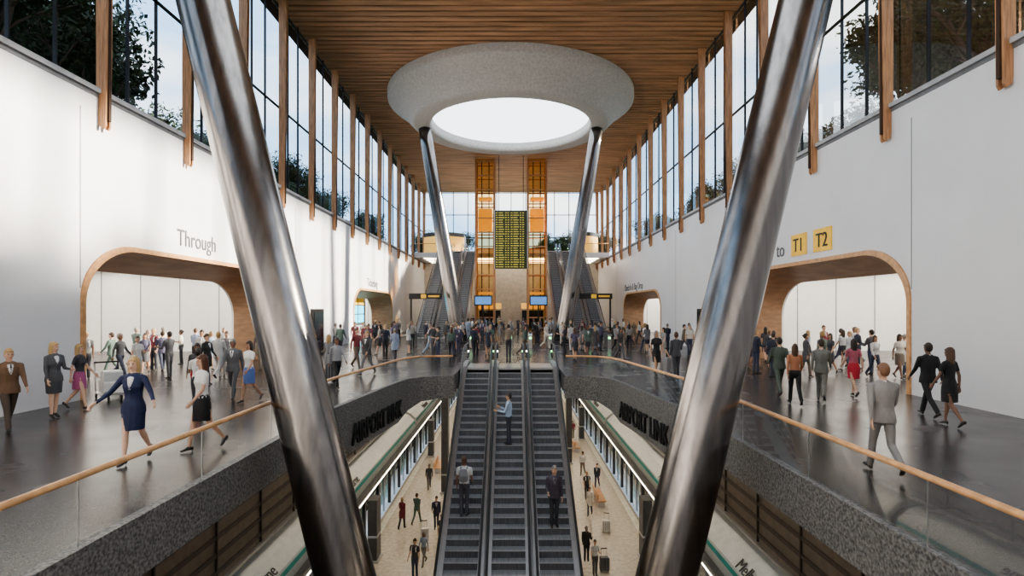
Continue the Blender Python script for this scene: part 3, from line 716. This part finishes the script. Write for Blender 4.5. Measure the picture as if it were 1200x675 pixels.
PMESH = {
 'man_suit_walk': person_mesh('man_suit_walk', hips=(24, -20), knees=(6, 22), arms=((-22, 6, 12), (24, 6, 18))),
 'man_suit_walk2': person_mesh('man_suit_walk2', hips=(-12, 22), knees=(40, 10), arms=((20, 7, 25), (-18, 7, 10)), yaw=15),
 'man_suit_stand': person_mesh('man_suit_stand', hips=(3, -2), knees=(3, 2), arms=((8, 8, 70), (3, 6, 12)), yaw=-20),
 'man_shirt_walk': person_mesh('man_shirt_walk', outfit='shirt', hips=(22, -18), knees=(8, 26), arms=((-20, 6, 15), (20, 6, 22))),
 'man_phone': person_mesh('man_phone', outfit='shirt', hips=(4, -3), knees=(4, 2), arms=((22, 8, 88), (20, 8, 80)), yaw=0),
 'man_back': person_mesh('man_back', outfit='tee', hips=(3, -3), knees=(3, 3), arms=((8, 7, 30), (-4, 7, 15)), pack=True),
 'woman_open': person_mesh('woman_open', fem=True, outfit='skirtsuit', hips=(14, -14), knees=(8, 26), arms=((16, 34, 30), (20, 30, 36)), hair='long', heel=14, voxel=.011),
 'woman_skirt_stand': person_mesh('woman_skirt_stand', fem=True, outfit='skirtsuit', hips=(4, -4), knees=(3, 3), arms=((6, 7, 14), (10, 8, 75)), hair='long', yaw=20, heel=14),
 'woman_skirt_walk': person_mesh('woman_skirt_walk', fem=True, outfit='skirt', hips=(16, -14), knees=(6, 26), arms=((-18, 7, 15), (18, 7, 25)), hair='long', heel=14),
 'woman_trouser_walk': person_mesh('woman_trouser_walk', fem=True, outfit='shirt', hips=(-18, 20), knees=(26, 6), arms=((16, 7, 22), (-16, 7, 12)), hair='long'),
 'woman_stand': person_mesh('woman_stand', fem=True, outfit='tee', hips=(3, -3), knees=(4, 2), arms=((5, 7, 12), (14, 8, 95)), hair='bun', yaw=-15),
 'woman_dress_walk': person_mesh('woman_dress_walk', fem=True, outfit='dress', hips=(14, -12), knees=(8, 24), arms=((-14, 7, 14), (15, 7, 20)), hair='long', heel=14),
 'woman_coat': person_mesh('woman_coat', fem=True, outfit='coat', hips=(12, -10), knees=(6, 18), arms=((-10, 7, 14), (12, 7, 30)), hair='bun'),
}
SK = [(.62, .38, .27), (.70, .45, .33), (.45, .26, .17), (.22, .12, .08), (.58, .36, .24)]
HR = [(.03, .02, .015), (.10, .05, .03), (.42, .28, .13), (.05, .03, .02), (.25, .22, .2)]
TP = [(.03, .035, .06), (.06, .06, .065), (.16, .16, .17), (.58, .58, .58), (.30, .36, .48), (.20, .04, .05), (.20, .16, .12), (.03, .03, .03), (.10, .15, .13), (.62, .58, .52), (.04, .045, .07), (.08, .08, .09), (.30, .29, .28), (.10, .09, .15)]
BT = [(.03, .03, .04), (.05, .06, .10), (.10, .10, .11), (.16, .13, .10), (.04, .04, .05), (.22, .21, .20)]
placed = []
def person(key, x, y, rot, z=0, top=None, bot=None, hair=None, skin=None, inner=(.7, .7, .72), sc=None, name=None, parent=None):
    nm = name or {'m': 'man', 'w': 'woman'}[key[0]]
    o = bpy.data.objects.new(nm, PMESH[key]); COL.objects.link(o)
    o.location = (x, y, z); o.rotation_euler = (0, 0, math.radians(rot)); k = sc or random.uniform(.95, 1.03) * (.96 if key[0] == 'w' else 1); o.scale = (k,) * 3
    t_ = top or random.choice(TP); b_ = bot or (t_ if ('suit' in key and random.random() < .8) or 'dress' in key else random.choice(BT))
    for n_, v_ in (('top', t_), ('bottom', b_), ('hair', hair or random.choice(HR)), ('skin', skin or random.choice(SK)), ('inner', inner)):
        o[n_] = [float(c) for c in v_]
    if parent: o.parent = parent
    placed.append((x, y, z)); return o
NAVY = (.012, .02, .07); BLK = (.015, .015, .017); WHT = (.72, .71, .69); BLOND = (.5, .33, .15)
person('man_suit_walk', -10.6, 11.8, 55, top=(.16, .09, .05), bot=(.08, .055, .04), skin=SK[0], name='man_in_brown_jacket')
person('woman_skirt_stand', -10.8, 13.2, 70, top=(.10, .10, .11), bot=(.08, .08, .09), hair=BLOND, name='woman_in_grey_suit', sc=1)
person('woman_skirt_walk', -11.05, 14.3, 100, top=(.05, .05, .06), bot=(.42, .10, .24), name='woman_in_pink_skirt')
person('woman_open', -6.27, 9.34, 8, top=NAVY, bot=NAVY, hair=BLOND, skin=SK[1], sc=1.01, name='woman_in_navy_suit')
person('woman_skirt_walk', -5.6, 10.2, -35, top=WHT, bot=BLK, hair=(.12, .05, .03), skin=SK[0], sc=.99, name='woman_in_black_skirt')
person('woman_trouser_walk', -8.3, 14.8, 20, top=(.05, .05, .055), bot=(.45, .02, .02), name='woman_in_red_trousers')
person('woman_skirt_walk', -7.2, 15.4, -20, top=WHT, bot=(.10, .16, .40), name='woman_in_blue_skirt')
person('man_suit_walk2', -7.9, 15.9, 10, top=(.12, .12, .13))
person('woman_stand', -13.0, 19.4, 60, top=WHT, bot=WHT)
person('woman_stand', -7.6, 13.6, -150, top=WHT, bot=(.05, .05, .06))
person('man_shirt_walk', -5.65, 18.2, 40, top=(.3, .3, .32), bot=BLK)
person('man_suit_walk', -5.6, 21.8, -20); person('woman_dress_walk', -6.6, 20.3, 170, top=(.2, .2, .22))
person('woman_trouser_walk', 7.75, 15.0, 165, top=(.40, .17, .09), bot=BLK, hair=HR[1], name='woman_in_rust_top')
person('man_suit_walk2', 8.8, 15.6, 150, top=(.18, .18, .16), name='man_in_grey_suit')
person('man_suit_walk', 8.15, 16.7, 170, top=(.07, .09, .07))
person('woman_skirt_walk', 10.2, 16.4, 175, top=(.45, .12, .16), bot=(.50, .03, .05), name='woman_in_red_skirt')
person('man_suit_walk', 10.15, 13.4, 178, top=BLK, bot=BLK, hair=HR[0], sc=1.03, name='man_in_black_suit')
person('woman_dress_walk', 9.8, 12.3, 195, top=BLK, bot=BLK, hair=HR[1], sc=.98, name='woman_in_black_dress')
person('man_suit_walk2', 5.96, 8.76, 172, top=(.28, .26, .25), bot=(.26, .24, .23), hair=(.22, .11, .06), sc=1.0, name='man_in_light_grey_suit')
person('man_suit_stand', 6.2, 20.6, 190, top=(.06, .06, .07)); person('woman_dress_walk', 5.7, 21.5, 10, top=BLK)
person('man_shirt_walk', 9.3, 23, 200); person('woman_coat', 10.3, 27.0, 20, top=(.35, .33, .3))
def tread(y):
    i = int((y - YBOT) / RUN); return YBOT + (i + .5) * RUN, -9.6 + (i + 1) * RISE
for key, x, y, rot, tp, bt, hr in (('man_back', -1.42, 17.7, 175, (.55, .56, .58), (.07, .07, .09), HR[1]), ('man_phone', -.02, 20.3, -100, (.36, .46, .60), (.05, .05, .07), HR[0]), ('man_suit_stand', 1.42, 17.5, 5, (.06, .05, .07), (.04, .04, .05), HR[4])):
    yy, zz = tread(y); o = person(key, x, yy - .03, rot, z=zz + .004, top=tp, bot=bt, hair=hr, sc=1.07, name='escalator_passenger', inner=(.2, .2, .22))
for i, (x, y) in enumerate([(-5.5, 37.5), (-5.3, 31.5), (-6.0, 30.8), (-4.1, 30.8), (-3.5, 28.3), (-4.3, 25.1), (-4.1, 26.4), (5.3, 40.8), (5.9, 37.8), (4.7, 32.8), (3.7, 26.8), (3.9, 25.4), (4.9, 35.6), (-4.9, 48), (5.8, 52), (-5.2, 58)]):
    k = ['man_shirt_walk', 'man_suit_walk', 'woman_coat', 'man_suit_stand', 'woman_stand', 'man_back', 'woman_trouser_walk'][i % 7]
    person(k, x, y, random.choice((10, 175, 160, -20)), z=PZ, name='platform_passenger')
def ok(x, y, dmin):
    for a, b, c in placed:
        if abs(c) < .5 and (a - x) ** 2 + (b - y) ** 2 < dmin ** 2: return False
    for cx in (-4, 4):
        if (x - cx) ** 2 + (y - 43.5) ** 2 < 1.3: return False
    if abs(x) < 2.6 and y < 28: return False
    if 36.6 < y < 39 and abs(x) < 7.5: return False
    if abs(x) > 4.0 and abs(x) < 9.0 and 46.5 < y < 68: return False
    if 60 < y < 63 and 1.6 < abs(x) < 4.1: return False
    if abs(y - 50) < .8 and abs(x) < 3.6: return False
    if abs(y - 42) < .5 and 5 < abs(x) < 8: return False
    if 31.5 < y < 35 and abs(x) > 10.8: return False
    if abs(abs(x) - 13.2) < 1.4 and not 17 < y < 28: return False
    return True
keys = list(PMESH.keys()); keys.remove('woman_open')
def crowd(n, x0, x1, y0, y1, dmin=.75):
    c = 0; tr = 0
    while c < n and tr < n * 40:
        tr += 1; x, y = random.uniform(x0, x1), random.uniform(y0, y1)
        if ok(x, y, dmin): person(random.choice(keys), x, y, random.choice((0, 180, 90, -90, 30, 200)) + random.uniform(-30, 30)); c += 1
crowd(22, -17, -10, 20, 27.5); crowd(6, -10.5, -6, 17, 25); crowd(24, 10, 17, 20, 27.5)
crowd(24, -11, -2.8, 27, 36.5); crowd(24, 2.8, 11, 27, 36.5); crowd(8, -2.6, 2.6, 28.5, 36.4)
crowd(44, -10.5, 10.5, 39, 52); crowd(14, -4, 4, 52, 59); crowd(12, -11, 11, 69, 76)
for x in (-.5, .1, .6, 1.0): person(random.choice(keys), x, 65, random.choice((0, 180)), z=9.6, top=BLK)

def suitcase(x, y, z, mat, rot=0):
    mb = MB(); mb.prism([(-.21, .1), (-.18, .07), (.18, .07), (.21, .1), (.21, .62), (.18, .66), (-.18, .66), (-.21, .62)], 'y', -.12, .12, mat)
    for q in (-.14, -.05, .05, .14): mb.box(q - .012, q + .012, -.128, .128, .1, .63, M['mid'])
    for q in (-.13, .13): mb.box(q - .01, q + .01, .08, .1, .66, 1.02, M['steel'])
    mb.box(-.14, .14, .075, .105, 1.0, 1.04, M['black'])
    for a in (-.16, .16):
        for b in (-.08, .08): mb.tube([(a - .015, b, .035), (a + .015, b, .035)], .035, M['black'], 10)
    for a in (-.16, .16):
        for b in (-.08, .08): mb.box(a - .02, a + .02, b - .02, b + .02, .035, .08, M['black'])
    o = mb.build('rolling_suitcase'); o.location = (x, y, z); o.rotation_euler = (0, 0, rot)
suitcase(-4.5, 29.2, PZ, M['case'], .3); suitcase(5.25, 30.3, PZ, M['case'], -.2); suitcase(4.4, 25.8, PZ, M['dark'], .1); suitcase(-6.3, 19.7, 0, M['dark'], .4); suitcase(6.4, 22.2, 0, M['mid'], .4)
mb = MB()
mb.box(-.32, .32, -.5, .45, .16, .20, M['steel'])
for a in (-.3, .3):
    mb.tube([(a, .45, .18), (a, .55, .6), (a, .62, 1.02)], .018, M['steel']); mb.tube([(a, -.5, .18), (a * .8, -.62, .3)], .018, M['steel'])
    mb.tube([(a - .02, .4, .08), (a + .02, .4, .08)], .08, M['rubber'], 14); mb.tube([(a * .5 - .02, -.45, .08), (a * .5 + .02, -.45, .08)], .08, M['rubber'], 14)
mb.tube([(-.32, .62, 1.03), (.32, .62, 1.03)], .025, M['rubber']); mb.tube([(-.3, .55, .6), (.3, .55, .6)], .014, M['steel'])
mb.prism([(-.38, .21), (.34, .21), (.34, .50), (.30, .54), (-.34, .54), (-.38, .50)], 'x', -.25, .25, M['case']); mb.prism([(-.3, .55), (.28, .55), (.28, .78), (.24, .82), (-.26, .82), (-.3, .78)], 'x', -.22, .22, M['train'])
o = mb.build('luggage_trolley'); o.location = (-11.45, 16.0, 0); o.rotation_euler = (0, 0, .8)

# ------------------------------------------------------------------ light & world
w = bpy.data.worlds.new('World'); C.scene.world = w; w.use_nodes = True; nt = w.node_tree; bg = nt.nodes['Background']
tc = nt.nodes.new('ShaderNodeTexCoord'); mp = nt.nodes.new('ShaderNodeMapping'); mp.inputs['Scale'].default_value = (1, 1, 2.2)
nz = nt.nodes.new('ShaderNodeTexNoise'); nz.inputs['Scale'].default_value = 3.2; nz.inputs['Detail'].default_value = 6
rp = nt.nodes.new('ShaderNodeValToRGB'); rp.color_ramp.elements[0].position = .44; rp.color_ramp.elements[1].position = .64
rp.color_ramp.elements[0].color = (.36, .58, .84, 1); rp.color_ramp.elements[1].color = (.97, .97, .97, 1)
nt.links.new(tc.outputs['Generated'], mp.inputs[0]); nt.links.new(mp.outputs[0], nz.inputs['Vector']); nt.links.new(nz.outputs[0], rp.inputs[0]); nt.links.new(rp.outputs[0], bg.inputs[0])
bg.inputs[1].default_value = 2.2
sun = bpy.data.lights.new('sun', 'SUN'); sun.energy = 17; sun.angle = math.radians(3); sun.color = (1, .88, .72)
so = bpy.data.objects.new('sun', sun); COL.objects.link(so)
dirv = Vector((-1, -.30, -.42)).normalized(); so.rotation_euler = dirv.to_track_quat('-Z', 'Y').to_euler()

cam = bpy.data.cameras.new('camera'); co = bpy.data.objects.new('camera', cam); COL.objects.link(co)
cam.lens = 19.5; cam.sensor_width = 36; cam.shift_y = .0204; cam.clip_end = 500
co.location = (.1, 0, 2.6); co.rotation_euler = (math.pi / 2, 0, 0)
C.scene.camera = co
C.scene.view_settings.exposure = 0.3
try: C.scene.view_settings.look = 'AgX - Medium High Contrast'
except Exception: pass
